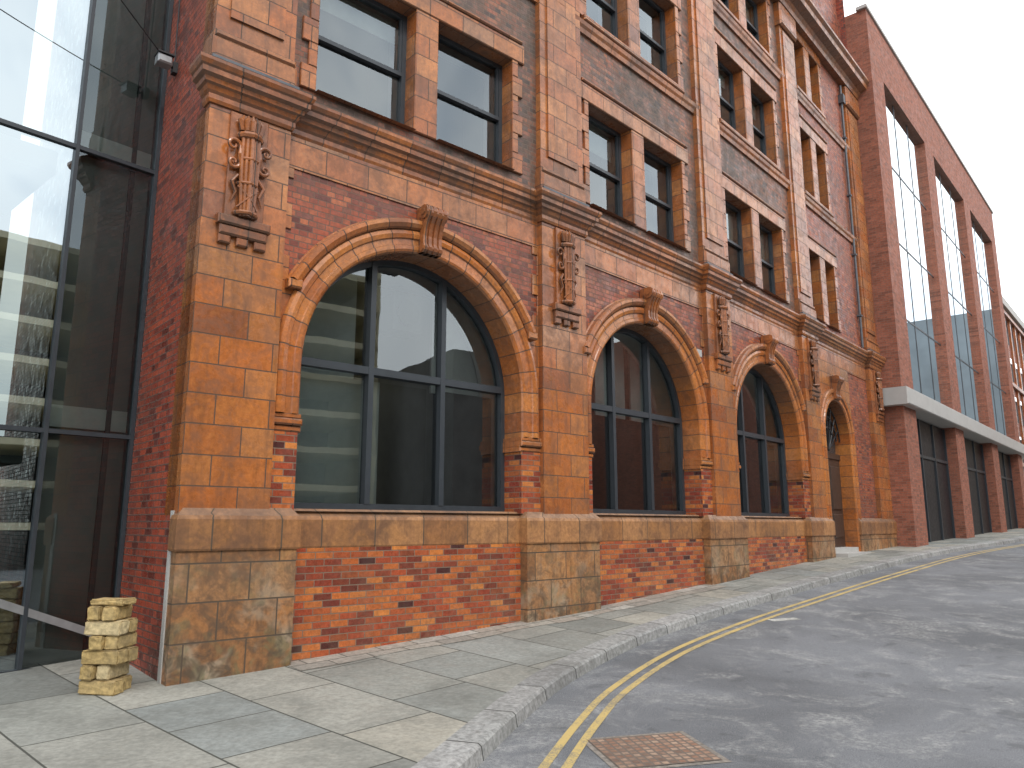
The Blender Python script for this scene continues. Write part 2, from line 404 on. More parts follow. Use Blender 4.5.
    if i==0:
        mb.box(x0+w+.30,x0+2*w-.1,.60,.64,ZS,3.56,2)
        mb.box(x0+2*w+.1,x1-.05,.60,.64,ZS,3.56,2)
        mb.box(x0+.02,x0+w+.30,.60,.63,ZS,3.56,3)
        mb.box(x0+w+.55,x0+w+1.05,.7,1.1,4.40,4.95,0)
        mb.tube([(x0+w+.8,.69,4.68),(x0+w+.8,.66,4.68)],.19,2,20)
        mb.box(x0+.1,x0+w+.1,.98,1.02,3.6,5.2,3)
        mb.box(x0+w*2+.25,x1+.1,.98,1.02,3.6,5.2,3)
    elif i==1:
        mb.box(x0+.05,x1-.05,.60,.64,ZS,3.56,2)
        mb.box(x0+w+.3,x0+w*2+.1,.98,1.02,3.6,5.3,3)
        mb.box(x0+2*w+.3,x1+.1,.98,1.02,3.6,5.2,3)
    else:
        mb.box(x0+w*.5,x1-.05,.60,.64,ZS,3.56,2)
        mb.box(x0+.3,x0+w*2+.2,.98,1.02,3.6,5.3,3)
    mb.obj('interior_%d'%i,[M_dark,M_plast,M_board,M_grey],M,B)

def pframe(A,Bp):
    d=Vector(Bp)-Vector(A); a=math.atan2(d.x,d.y); return frame(A[0],A[1],a),d.length
PIL=[(SEG[0][0]@Matrix.Translation((0,-.12,0)),1.0)]
PIL.append(pframe(W(0,5.83-PW,-.12),W(1,PW,-.12)))
PIL.append(pframe(W(1,5.054-PW,-.12),W(2,PW,-.12)))
PIL.append(pframe(W(2,5.11-PW,-.12),W(3,PW,-.12)))
PIL.append((SEG[3][0]@Matrix.Translation((5.0,-.12,0)),1.2))

def spiral(cx,cz,sg,R,turn,y,up=1):
    P=[]
    for k in range(19):
        t=k/18*turn*math.pi*2; r=R*(1-.8*k/18)
        P.append((cx+sg*(R-r*math.cos(t)),y-.012*k/18,cz+up*r*math.sin(t)))
    return P
for i,(M,w) in enumerate(PIL):
    mb=MB()
    mb.box(0,w,0,.42,1.7,6.42)
    mb.box(0.0,w,0.02,.42,6.9,16.0)
    mb.box(.16,w-.16,-.012,.05,7.6,15.2)
    mb.cbox(-.03,w+.03,-.05,.3,6.97,7.28,.04); mb.cbox(-.015,w+.015,-.03,.3,7.283,7.38,.03)
    mb.cbox(-.05,w+.05,-.08,.3,15.3,15.98,.05)
    mb.obj('pilaster_%d'%i,M_tc,M,B)
    mb=MB(); mb.box(-.04,w+.04,-.09,.0,6.955,6.99); mb.obj('flashing_%d'%i,M_lead,M,B)
    mb=MB(); xc=w/2 if i!=0 else .47
    hw=.23
    mb.cbox(xc-hw,xc+hw,-.05,.01,5.05,6.39,.015)
    mb.cbox(xc-.31,xc+.31,-.10,.01,4.98,5.09,.02)
    mb.cbox(xc-.28,xc+.28,-.075,.01,4.86,4.978,.02)
    for k in (-.21,0,.21): mb.cbox(xc+k-.07,xc+k+.07,-.06,.01,4.76,4.858,.015)
    for k in range(5):
        xx=(k-2)*.042
        yy=-.10-.02*(2-abs(k-2))
        mb.tube([(xc+xx*.75,yy,5.10),(xc+xx,yy-.01,5.45),(xc+xx*1.15,yy-.015,5.8),(xc+xx*1.05,yy-.01,6.06)],.026,0,8)
        mb.tube([(xc+xx*1.3,yy+.01,6.16),(xc+xx*1.6,yy+.0,6.28),(xc+xx*1.1,yy+.02,6.36)],[.03,.035,.01],0,8)
    for zz,hh in ((5.14,.03),(5.50,.022),(5.80,.022),(6.10,.045)):
        mb.tube([(xc-.125,-.06,zz),(xc-.08,-.13,zz),(xc,-.165,zz),(xc+.08,-.13,zz),(xc+.125,-.06,zz)],hh,0,8)
    for sg in (-1,1):
        mb.tube([(xc-sg*.12,-.10,5.2),(xc,-.165,5.33),(xc+sg*.12,-.10,5.46)],.013,0,6)
        mb.tube(spiral(xc+sg*.11,5.95,sg,.085,1.1,-.085,1),[.026-.0007*k for k in range(19)],0,8)
        mb.tube(spiral(xc+sg*.11,5.74,sg,.075,1.1,-.085,-1),[.026-.0007*k for k in range(19)],0,8)
        mb.tube([(xc+sg*.11,-.085,5.96),(xc+sg*.12,-.11,5.85),(xc+sg*.11,-.085,5.74)],.026,0,8)
        mb.tube([(xc+sg*.12,-.08,5.6),(xc+sg*.19,-.09,5.5),(xc+sg*.14,-.09,5.38),(xc+sg*.18,-.08,5.27)],[.02,.022,.018,.008],0,8)
    mb.obj('fasces_ornament_%d'%i,M_trim,M,B)

def pil_path(y_out,ext_side=True,PWw=PW):
    P=[]
    if ext_side: P.append(W(0,0,.05))
    P+=[W(0,0,y_out),W(0,1.0,y_out),W(0,1.0,0)]
    for k in range(3):
        Lk=SEG[k][1]
        P+=[W(k,Lk-PW,0),W(k,Lk-PW,y_out),W(k+1,PW,y_out),W(k+1,PW,0)]
    P+=[W(3,5.0,0),W(3,5.0,y_out),W(3,6.2,y_out)]
    return P
mb=MB()
corn=[(-.02,6.42),(.02,6.42),(.035,6.46),(.035,6.52),(.06,6.55),(.08,6.60),(.11,6.62),(.12,6.67),(.165,6.70),(.17,6.76),(.19,6.78),(.21,6.83),(.21,6.87),(.08,6.95),(-.05,6.97)]
mb.sweep_plan(pil_path(-.125),corn)
mb.obj('main_cornice',M_trim,None,B)
mb=MB()
def straight(y):
    return [W(0,0,y),W(0,5.83,y)]+[W(1,5.054,y),W(2,5.11,y),W(3,6.2,y)]
mb.sweep_plan(straight(0),[(-.02,10.42),(.05,10.42),(.07,10.5),(.10,10.55),(.12,10.62),(.02,10.66),(-.02,10.66)])
mb.sweep_plan(straight(0),[(-.02,13.62),(.05,13.62),(.07,13.7),(.10,13.75),(.12,13.82),(.02,13.86),(-.02,13.86)])
mb.sweep_plan(straight(0),[(-.02,16.0),(.2,16.0),(.23,16.12),(.3,16.2),(.5,16.28),(.52,16.42),(.6,16.5),(.6,16.58),(.0,16.7)])
mb.obj('string_courses',M_trim,None,B)
def basep(o):
    P=[W(0,0,.02),W(0,0,-.17),W(0,1.33,-.17),W(0,1.33,0)]
    ends=[(4.92,.70),(4.15,.66),(4.18,None)]
    for k in range(2):
        P+=[W(k,ends[k][0],0),W(k,ends[k][0],-.17),W(k+1,ends[k][1],-.17),W(k+1,ends[k][1],0)]
    P+=[W(2,4.18,0),W(2,4.18,-.17),W(3,.62,-.17),W(3,.62,.3)]
    return P
P2=[W(3,2.78,.3),W(3,2.78,-.17),W(3,6.2,-.17)]
mb=MB()
bandp=[(.0,1.33),(.02,1.33),(.028,1.35),(.028,1.66),(.015,1.70),(-.06,1.79),(-.3,1.795)]
mb.sweep_plan(basep(0),bandp); mb.sweep_plan(P2,bandp)
mb.obj('sill_course',M_band,None,B)
mb=MB()
mb.sweep_plan(basep(0),[(0,-.6),(0,1.34)],caps=False); mb.sweep_plan(P2,[(0,-.6),(0,1.34)],caps=False)
mb.obj('base_blocks',M_tcb,None,B)
for i in range(3):
    M,_=SEG[i]; x0,x1=OPEN[i]
    mb=MB(); mb.poly([(x0-.02,-.02,1.76),(x1+.02,-.02,1.76),(x1+.02,.4,1.80),(x0-.02,.4,1.80)]); mb.obj('sill_%d'%i,M_band,M,B)

FL=[(7.14,9.1),(10.78,12.75),(13.98,15.7)]
WX=[[(1.34,2.87),(3.27,4.75)],[(.80,2.14),(2.54,3.93)],[(.74,2.12),(2.54,3.93)],[(.70,1.50),(1.92,2.70)]]
def wall_rects(mb,xa,xb,za,zb,rects,y=0,m=0):
    xs=sorted({xa,xb,*[r[0] for r in rects],*[r[1] for r in rects]}); zs=sorted({za,zb,*[r[2] for r in rects],*[r[3] for r in rects]})
    for a,b in zip(xs,xs[1:]):
        for c,d in zip(zs,zs[1:]):
            mx,mz=(a+b)/2,(c+d)/2
            if any(r[0]<mx<r[1] and r[2]<mz<r[3] for r in rects): continue
            mb.rect(a,b,c,d,y,m)
for i in range(4):
    M,Ls=SEG[i]
    rects=[(a,b,c,d) for (c,d) in FL for (a,b) in WX[i]]
    mb=MB(); wall_rects(mb,0,Ls,6.9,16.05,rects,0,0)
    mb.rect(0,Ls,16.0,20.5,.25,0)
    mb.obj('upper_wall_%d'%i,M_brickU if i<3 else M_brick,M,B)
    mt=MB(); mf=MB(); mg=MB(); mi=MB()
    for fi,(c,d) in enumerate(FL):
        a0=WX[i][0][0]; b1=WX[i][1][1]
        mt.cbox(a0-.26,b1+.26,-.05,.02,d+.003,d+.34,.015)
        mt.cbox(a0-.20,b1+.20,-.085,.02,d+.343,d+.40,.02)
        if fi>0: mt.cbox(a0-.14,b1+.14,-.12,.25,c-.11,c,.02)
        mt.cbox(WX[i][0][1],WX[i][1][0],-.045,.26,c,d,.015)
        for side in (0,1):
            z=c; k=0
            while z<d-.01:
                w=.12 if k%2 else .22; z2=min(d,z+.335)
                if side==0: mt.cbox(a0-w,a0,-.045,.26,z+.002,z2-.002,.01)
                else: mt.cbox(b1,b1+w,-.045,.26,z+.002,z2-.002,.01)
                z=z2; k+=1
        for (a,b) in WX[i]:
            mt.poly([(a,-.04,d),(b,-.04,d),(b,.3,d),(a,.3,d)]); mt.poly([(a,-.1,c),(b,-.1,c),(b,.3,c+.02),(a,.3,c+.02)])
            mf.box(a,a+.07,.22,.32,c,d); mf.box(b-.07,b,.22,.32,c,d); mf.box(a+.07,b-.07,.22,.32,c+.0,c+.09); mf.box(a+.07,b-.07,.22,.32,d-.07,d)
            zm=(c+d)/2
            mf.box(a+.07,b-.07,.215,.315,zm-.03,zm+.03)
            mf.box(a+.07,a+.11,.235,.315,zm+.03,d-.07); mf.box(b-.11,b-.07,.235,.315,zm+.03,d-.07)
            mg.rect(a+.05,b-.05,c+.05,zm,.285); mg.rect(a+.05,b-.05,zm,d-.05,.262)
            mi.box(a-.25,b+.25,1.6,1.65,c-.3,d+.3,0)
            mi.poly([(b,.33,c),(b+.0,.7,c),(b+.0,.7,d),(b,.33,d)],1)
            mi.poly([(a,.33,c),(a-.0,.7,c),(a-.0,.7,d),(a,.33,d)],1)
            mi.poly([(a,.33,d),(b,.33,d),(b,.7,d),(a,.7,d)],1); mi.poly([(a,.33,c),(b,.33,c),(b,1.6,c),(a,1.6,c)],0)
            mi.poly([(a-.25,.7,d+.1),(b+.25,.7,d+.1),(b+.25,1.6,d+.1),(a-.25,1.6,d+.1)],0)
            for xx in (a-.25,b+.25): mi.poly([(xx,.7,c-.3),(xx,1.6,c-.3),(xx,1.6,d+.3),(xx,.7,d+.3)],0)
            if random.random()<.55:
                mi.box(a+.05,b-.05,.42,.43,d-random.uniform(.3,.9),d-.05,2)
    mt.obj('window_surrounds_%d'%i,M_tc,M,B); mf.obj('sash_frames_%d'%i,M_frame,M,B); mg.obj('sash_glass_%d'%i,M_glassU,M,B); mi.obj('upper_interior_%d'%i,[M_dark,M_plast,M_grey],M,B)

M,Ls=SEG[3]
dx0,dx1,dsp=.72,2.68,3.98
mb=MB(); mb.rect(3.1,5.2,1.6,6.42,0)
mb.obj('door_bay_brick',M_brick,M,B)
mb=MB(); arch_wall(mb,.4,3.15,.3,6.0,dx0,dx1,dsp,-.05,0); mb.poly([(3.15,-.05,.3),(3.15,.01,.3),(3.15,.01,6),(3.15,-.05,6)])
mb.box(.4,5.1,-.02,.01,6.0,6.42)
mb.obj('door_bay_terracotta',M_tc,M,B)
mb=MB()
mb.sweep2d(arc_path(dx0,dx1,dsp,.4,30),[(0,.36),(0,-.10),(.03,-.13),(.10,-.13),(.12,-.10),(.2,-.10),(.22,-.14),(.30,-.15),(.33,-.12),(.33,-.04)])
mb.obj('doorway_arch',M_vous,M,B)
mb=MB(); keystone(mb,(dx0+dx1)/2,dsp+1.0,dsp+1.66,.40,-.13); mb.obj('doorway_keystone',M_trim,M,B)
mb=MB()
yd=.24
mb.box(dx0,dx1,yd,yd+.1,.5,3.4,0); mb.box(dx0,dx1,yd-.04,yd+.06,3.4,3.55,0)
mb.box((dx0+dx1)/2-.03,(dx0+dx1)/2+.03,yd-.03,yd,.95,3.4,0)
for xx in (dx0+.12,(dx0+dx1)/2+.08):
    for z0,z1 in ((1.25,1.9),(2.0,3.2)): mb.cbox(xx,xx+.75,yd-.045,yd,z0,z1,.03,0)
xc=(dx0+dx1)/2
for k in range(1,8):
    t=math.pi*k/8; mb.tube([(xc,yd-.07,3.6),(xc+.95*math.cos(t),yd-.07,3.85+1.05*math.sin(t))],.018,1,6)
for rr in (.35,.65,.93):
    mb.tube([(xc+rr*math.cos(math.pi*k/16),yd-.07,3.9+rr*math.sin(math.pi*k/16)) for k in range(17)],.022,1,6)
mb.rect(dx0,dx1,3.5,5.0,yd+.08,3)
mb.box(dx0-.0,dx1,-.1,yd,.4,1.0,2); mb.box(dx0+.05,dx1-.05,-.42,-.1,.4,.88,2)
mb.obj('entrance_door',[M_door,M_iron,M_conc,simple('fanlight_glass',(.03,.035,.04),.05,0,.1)],M,B)
mb=MB()
mb.tube([(4.72,-.07,7.0),(4.72,-.07,15.9)],.04,0,10)
mb.box(4.62,4.82,-.17,.0,15.25,15.55)
for z in (8,10,12,14): mb.box(4.65,4.79,-.13,0,z,z+.05)
mb.obj('downpipe',M_lead,M,B)
M=SEG[0][0]
mb=MB()
mb.poly([(0,0.0,-.6),(0,12,-.6),(0,12,20.5),(0,0.0,20.5)])
mb.obj('side_wall',M_side,M,B)
mb=MB(); mb.box(-.012,.03,-.02,.07,-.5,1.75); mb.obj('corner_joint',M_conc,M,B)
mb=MB(); A=W(0,0,12); C=W(3,6.2,12)
mb.poly([(*W(0,0,.2),20.5),(*W(0,5.83,.2),20.5),(*W(1,5.054,.2),20.5),(*W(2,5.11,.2),20.5),(*W(3,6.2,.2),20.5),(*C,20.5),(*A,20.5)])
mb.poly([(*W(3,6.2,0),-1),(*C,-1),(*C,20.5),(*W(3,6.2,0),20.5)])
mb.poly([(*A,-1),(*C,-1),(*C,20.5),(*A,20.5)])
mb.obj('roof_and_rear',M_side,None,B)
PLQ=empty('wall_plaque')
mb=MB(); mb.cbox(4.16,4.36,-.062,-.03,4.95,5.1,.006); mb.obj('plate',M_conc,SEG[1][0],PLQ)

# ------------------------------------------------------------------ glass building at the left
GB=empty('glass_office_building')
M=frame(-4.74,9.47,R_(41.3))
mb=MB(); mb.rect(-14,-.99,-.3,18,0); mb.obj('glazing',M_curt,M,GB)
mb=MB(); mb.rect(-.99,0,-.3,18,0); mb.obj('end_glazing',M_curt2,M,GB)
mb=MB()
for x in [-.03]+[-.99-1.15*k for k in range(11)]:
    mb.box(x-.022,x+.022,-.05,.12,-.3,18)
for z in (2.67,6.2,9.7,13.2,16.7): mb.box(-14,0,-.04,.1,z-.025,z+.025)
mb.box(-14,0,-.06,.2,18,18.5); mb.box(-14,0,-.05,.1,-.4,.05)
mb.obj('mullions',M_frame,M,GB)
mb=MB()
def slope(x): return .24-(x+.1)*.42
a,b=-4.5,-.06; y0=-.045
za,zb=slope(a),slope(b)
f=[(a,y0,za+.0),(b,y0,zb+.0),(b,y0,zb+.09),(a,y0,za+.09)]; h=[(p[0],0,p[2]) for p in f]
mb.poly(f)
for k in range(4): mb.poly([f[k],f[(k+1)%4],h[(k+1)%4],h[k]])
mb.obj('sloping_transom',M_metal,M,GB)
mb=MB()
mb.rect(-14,-1.0,-.4,18,2.4,0)
for z in (2.3,5.9,9.4,12.9): mb.box(-14,-1.1,.3,2.3,z,z+.3,1)
mb.rect(-.97,-.04,-.4,18,.14,2)  # backing panel added close behind end pane to tone down the brick reflection
mb.box(-.97,-.04,.11,.135,2.74,3.0,1); mb.box(-.97,-.04,.11,.135,6.26,6.5,1)
mb.box(-.30,-.24,.10,.135,-.3,18,0)
mb.poly([(0.0,0,-1),(0.0,2.4,-1),(0.0,2.4,18),(0.0,0,18)],2)
mb.poly([(-14,0,18.4),(0,0,18.4),(0,10,18.4),(-14,10,18.4)],1); mb.rect(-14,0,-1,18.4,10,1)
mb.poly([(-14,0,-1),(-14,10,-1),(-14,10,18.4),(-14,0,18.4)],1)
mb.obj('interior',[M_dark,M_grey,simple('grey_green_backing',(.17,.195,.185),.7,0,.3,.8)],M,GB)

SL=empty('security_floodlight')
M=SEG[0][0]
mb=MB()
mb.box(-.06,0,1.25,1.35,7.45,7.6,1); mb.tube([(-.03,1.3,7.52),(-.12,1.24,7.52)],.02,1,8)
mb.cbox(-.28,-.10,1.12,1.28,7.46,7.58,.02,0); mb.box(-.29,-.09,1.10,1.30,7.58,7.60,1)
mb.tube([(-.03,1.3,7.6),(-.03,1.32,8.2),(-.03,1.33,12.0)],.010,1,6)
mb.obj('lamp_head',[M_metal,M_iron],M,SL)
mb=MB(); pts=[]
for k in range(21):
    t=k/20; pts.append((-.03-5.5*t,1.3-3.2*t,7.5+3.6*t-1.2*t*(1-t)))
mb.tube(pts,.008,0,6)
mb.obj('overhead_cable',M_iron,M,None)

# ------------------------------------------------------------------ modern brick building at right
RB=empty('modern_brick_building')
M=frame(12.32,23.66,R_(41))
ops=[(1.5,7.3),(8.8,14.8),(16.3,22.2)]
mb=MB()
TOP=19.3
wall_rects(mb,0,23.5,5.8,TOP,[(a,b,5.7,17.2) for a,b in ops],0)
for a,b in ((0,1.5),(7.3,8.8),(14.8,16.3),(22.2,23.5)):
    mb.box(a,b,0,.6,-1,5.3)
for a,b in ops:
    for x in (a,b): mb.poly([(x,0,5.7),(x,.3,5.7),(x,.3,17.2),(x,0,17.2)])
    mb.poly([(a,0,17.2),(b,0,17.2),(b,.3,17.2),(a,.3,17.2)])
mb.poly([(0,0,5.3),(0,14,5.3),(0,14,TOP),(0,0,TOP)]); mb.poly([(0,.6,-1),(0,14,-1),(0,14,5.4),(0,.6,5.4)])
mb.poly([(23.5,0,-1),(23.5,14,-1),(23.5,14,TOP),(23.5,0,TOP)])
mb.poly([(0,0,TOP),(23.5,0,TOP),(23.5,14,TOP),(0,14,TOP)]); mb.rect(0,23.5,-1,TOP,14)
mb.obj('brick_frame',M_modbr,M,RB)
mb=MB(); mb.cbox(-.35,26.5,-.25,1.3,5.3,5.85,.03); mb.box(-.1,23.6,-.06,.3,TOP+.002,TOP+.12); mb.obj('concrete_band',M_conc,M,RB)
mb=MB()
for a,b in ops: mb.rect(a,b,5.8,17.2,.2)
mb.obj('tall_glazing',M_mod,M,RB)
mb=MB()
for a,b in ops:
    for k in range(1,3):
        x=a+(b-a)*k/3; mb.box(x-.025,x+.025,.185,.25,5.85,17.2)
    for z in (8.6,11.4,14.3): mb.box(a,b,.185,.25,z-.03,z+.03)
    mb.box(a,b,.42,.5,-1,5.25,1)
    for k in range(0,4):
        x=a+(b-a)*k/3; mb.box(x-.05,x+.05,.36,.42,-1,5.25)
    mb.box(a,b,.37,.42,3.9,4.0)
    mb.rect(a-.5,b+.5,5.5,17.5,4.0,1)
    for z in (9.0,13.0): mb.box(a,b,1.3,4,z,z+.35,2)
mb.obj('glazing_bars_and_shopfronts',[M_frame,M_board,M_grey],M,RB)

FB=empty('distant_terracotta_building')
M=frame(37.6,57.0,R_(41))
mb=MB(); rects=[]
for fz in range(5):
    for k in range(9): rects.append((1.0+k*2.6,2.3+k*2.6,3.2+fz*3.2,5.3+fz*3.2))
wall_rects(mb,0,25,-1,19.0,rects,0,0)
mb.poly([(0,0,-1),(0,12,-1),(0,12,19),(0,0,19)]); mb.rect(0,25,-1,19,12); mb.poly([(0,0,19),(25,0,19),(25,12,19),(0,12,19)])
for a,b,c,d in rects: mb.rect(a,b,c,d,.3,1)
for z in (2.6,6.0,12.3,18.2): mb.box(-.2,25,-.25,.0,z,z+.3,2)
for k in range(10): mb.box(.1+k*2.6,.6+k*2.6,-.12,0,2.9,18.2,2)
mb.box(-.3,25,-.4,.1,18.7,19.3,3)
mb.obj('facade',[M_brick,M_dark,M_tc,M_conc],M,FB)
# ------------------------------------------------------------------ opposite side of the street (seen in reflections)
M_cream=simple('cream_concrete',(.60,.54,.36),.8,0,.15,1.2)
M_buff=masonry('buff_brick',[(.36,.27,.16),(.42,.33,.20),(.46,.36,.23)],.23,.075,mortar=(.3,.26,.2),ms=.006,rough=.8,soot=.3)
CP=empty('car_park_building')
M=frame(8.3+.755*16,-7.2-.656*16,R_(41))
mb=MB()
for k in range(8):
    z=1.4+k*1.75; mb.box(-16,17.5,-.1,.25,z,z+1.0,0)
    mb.box(-16,17.5,.25,10,z,z+.3,0)
    mb.box(-16,17.5,.0,.04,z+1.2,z+1.25,2)
for k in range(12): mb.box(-16+k*3,-15.7+k*3,.0,.4,-1,13.4,0)
mb.rect(-16,17.5,-1,13.5,4,1)
mb.box(-16,-15.7,0,10,-1,14.4,0); mb.box(17.2,17.5,0,10,-1,14.4,0)
mb.obj('decks',[M_cream,M_dark,M_metal],M,CP)
def office(mb,xa,xb,top,fl,step,ww):
    rects=[]; z=1.2
    while z+fl<top-1:
        x=xa+1
        while x+ww<xb-.5: rects.append((x,x+ww,z,z+fl*.65)); x+=step
        z+=fl
    wall_rects(mb,xa,xb,-1,top,rects,0,0)
    for a,b,c,d in rects: mb.rect(a,b,c,d,.25,1); mb.box(a-.1,b+.1,-.08,0,c-.2,c,2); mb.box((a+b)/2-.03,(a+b)/2+.03,.15,.24,c,d,3)
    mb.poly([(xa,0,-1),(xa,9,-1),(xa,9,top),(xa,0,top)]); mb.poly([(xb,0,-1),(xb,9,-1),(xb,9,top),(xb,0,top)]); mb.poly([(xa,0,top),(xb,0,top),(xb,9,top),(xa,9,top)]); mb.rect(xa,xb,-1,top,9)
    mb.box(xa-.1,xb+.1,-.4,0,top-.5,top,2)
M_gst=simple('grey_stone',(.20,.195,.185),.8,0,.25,1.5)
GO=empty('grey_office_building')
M=frame(8.3+.755*10,-7.2-.656*10,R_(41))
mb=MB(); office(mb,19,33,9.5,2.9,2.4,1.5); mb.obj('facade',[M_gst,M_dark,M_conc,M_frame],M,GO)
OB=empty('brick_office_building')
M=frame(8.3+.755*4,-7.2-.656*4,R_(41))
mb=MB(); office(mb,36,50,12.5,3.3,2.6,1.3); mb.obj('facade',[M_modbr,M_dark,M_conc,M_frame],M,OB)
OB2=empty('stone_office_building')
mb=MB(); office(mb,54,92,14.5,3.5,3.0,1.6); office(mb,155,300,20,3.6,4.0,2.2); mb.obj('facade',[M_buff,M_dark,M_conc,M_frame],M,OB2)
GT=empty('glass_tower')
mb=MB(); mb.box(104,150,0,14,-1,27,0)
for k in range(24): mb.box(104+k*2-.1,104+k*2+.1,-.12,0,-1,27,1)
for k in range(8): mb.box(104,150,-.10,0,2+k*3.3,2.6+k*3.3,1)
mb.obj('tower_glazing',[simple('grey_blue_glass',(.15,.18,.20),.15,0,.3,.2),simple('pale_metal',(.5,.5,.5),.5,0,.1)],M,GT)

# ------------------------------------------------------------------ ground
mb=MB()
xs=[-600,-200,-80,-40,-20,0,20,40,80,200,600]
ys=[-600,-200,-60]+[-40+2*k for k in range(71)]+[110,150,300,1200]
for a,b in zip(xs,xs[1:]):
    for c,d in zip(ys,ys[1:]):
        mb.poly([(a,c,g(c)-.14),(b,c,g(c)-.14),(b,d,g(d)-.14),(a,d,g(d)-.14)])
mb.obj('ground',simple('ground_tarmac',(.09,.09,.09),.9,0,.2,.5))
mb=MB()
yy=[-30+.5*k for k in range(240)]
for c,d in zip(yy,yy[1:]):
    mb.poly([(-25,c,g(c)-.124),(90,c,g(c)-.124),(90,d,g(d)-.124),(-25,d,g(d)-.124)])
mb.obj('road',M_asph)
K=[(-11,-16),(-5.2,-6.5),(-2.5,-.3),(-1.36,2.6),(-.86,4.2),(-.36,5.81),(.13,7.41),(.66,8.75),(1.69,10.5),(3.3,12.5),(5.5,14.9),(8.85,18.5),(13.7,23.7),(20.1,30.3),(33,45),(52,67),(75,94)]
def cr(P,n=10):
    out=[]
    for i in range(len(P)-1):
        p0=Vector(P[max(0,i-1)]);p1=Vector(P[i]);p2=Vector(P[i+1]);p3=Vector(P[min(len(P)-1,i+2)])
        for k in range(n):
            t=k/n; out.append(.5*((2*p1)+(p2-p0)*t+(2*p0-5*p1+4*p2-p3)*t*t+(3*p1-p0-3*p2+p3)*t**3))
    out.append(Vector(P[-1])); return out
KC=cr(K,12)
def nrm(C,i):
    d=(C[min(i+1,len(C)-1)]-C[max(i-1,0)]).normalized(); return Vector((d.y,-d.x))
KN=[nrm(KC,i) for i in range(len(KC))]
def off(i,o):
    p=KC[i]+KN[i]*o; return p
def strip(mb,o0,o1,dz,i0=0,i1=None,m=0):
    L=0; i1=i1 or len(KC)-1
    for i in range(i0,i1):
        a0,a1,b0,b1=off(i,o0),off(i,o1),off(i+1,o0),off(i+1,o1); d=(KC[i+1]-KC[i]).length
        z0,z1=dz if isinstance(dz,tuple) else (dz,dz)
        mb.poly([(a0.x,a0.y,g(a0.y)+z0),(a1.x,a1.y,g(a1.y)+z1),(b1.x,b1.y,g(b1.y)+z1),(b0.x,b0.y,g(b0.y)+z0)],m,[(L,o0),(L,o1),(L+d,o1),(L+d,o0)]); L+=d
mb=MB()
strip(mb,-.30,-.035,(.001,.0)); strip(mb,-.035,-.008,(0,-.022)); strip(mb,-.008,.012,(-.022,-.13))
mb.obj('kerb',M_kerb)
mb=MB()
IN=Vector((-.72,.69)); nb=26
for i in range(len(KC)-1):
    a=off(i,-.30); b=off(i+1,-.30)
    for k in range(nb):
        q0=16*(k/nb); q1=16*((k+1)/nb)
        P=[a+IN*q0,b+IN*q0,b+IN*q1,a+IN*q1]
        mb.poly([(p.x,p.y,g(p.y)) for p in P],0,[(-p.x*.72+p.y*.69,p.x*.69+p.y*.72) for p in P])
mb.obj('pavement',M_flag)
mb=MB()
for (i,xa,xb) in ((0,1.3,5.0),(0,5.0,5.83),(1,0,4.2)):
    n=8
    for k in range(n):
        u0=xa+(xb-xa)*k/n; u1=xa+(xb-xa)*(k+1)/n
        q=[(u0,-.46+.05*math.sin(3*u0)),(u1,-.46+.05*math.sin(3*u1)),(u1,.02),(u0,.02)]
        P=[]
        for (u,v) in q:
            w=W(i,u,v); P.append((w[0],w[1],g(w[1])+.005))
        mb.poly(P,0,[(u,v) for u,v in q])
mb.obj('pavement_edging',masonry('edging_setts',[(.25,.23,.20),(.34,.31,.265),(.29,.25,.21),(.38,.36,.32)],.5,.24,mortar=(.09,.085,.07),ms=.010,rough=.8,soot=.5,sootcol=(.14,.13,.11),fine=.3,top=0))
mb=MB(); strip(mb,.45,.525,-.119); strip(mb,.615,.69,-.119)
mb.obj('double_yellow_lines',M_yel)
mb=MB()
def patch(mb,cx,cy,w,d,ang,dz,m=0):
    c,s=math.cos(ang),math.sin(ang); P=[]
    for a,b in ((-w/2,-d/2),(w/2,-d/2),(w/2,d/2),(-w/2,d/2)):
        x=cx+a*c-b*s; y=cy+a*s+b*c; P.append((x,y,g(y)-.124+dz))
    mb.poly(P,m,[(-w/2,-d/2),(w/2,-d/2),(w/2,d/2),(-w/2,d/2)])
patch(mb,4.2,12.2,.5,.16,.3,.004); mb.obj('faded_road_mark',M_wht)
DC=empty('drain_cover')
M_cov=masonry('rusty_cover',[(.24,.13,.085),(.31,.19,.13),(.36,.25,.18),(.18,.11,.08)],.07,.07,mortar=(.14,.11,.09),ms=.010,rough=.8,soot=.4,off=0,bump=.8,top=0)
mb=MB(); patch(mb,1.12,6.5,.94,.82,.25,.004); mb.obj('surround',simple('patch_concrete',(.20,.175,.15),.9,0,.5,26),None,DC)
mb=MB(); patch(mb,1.12,6.5,.84,.72,.25,.009); mb.obj('cover_plate',M_cov,None,DC)

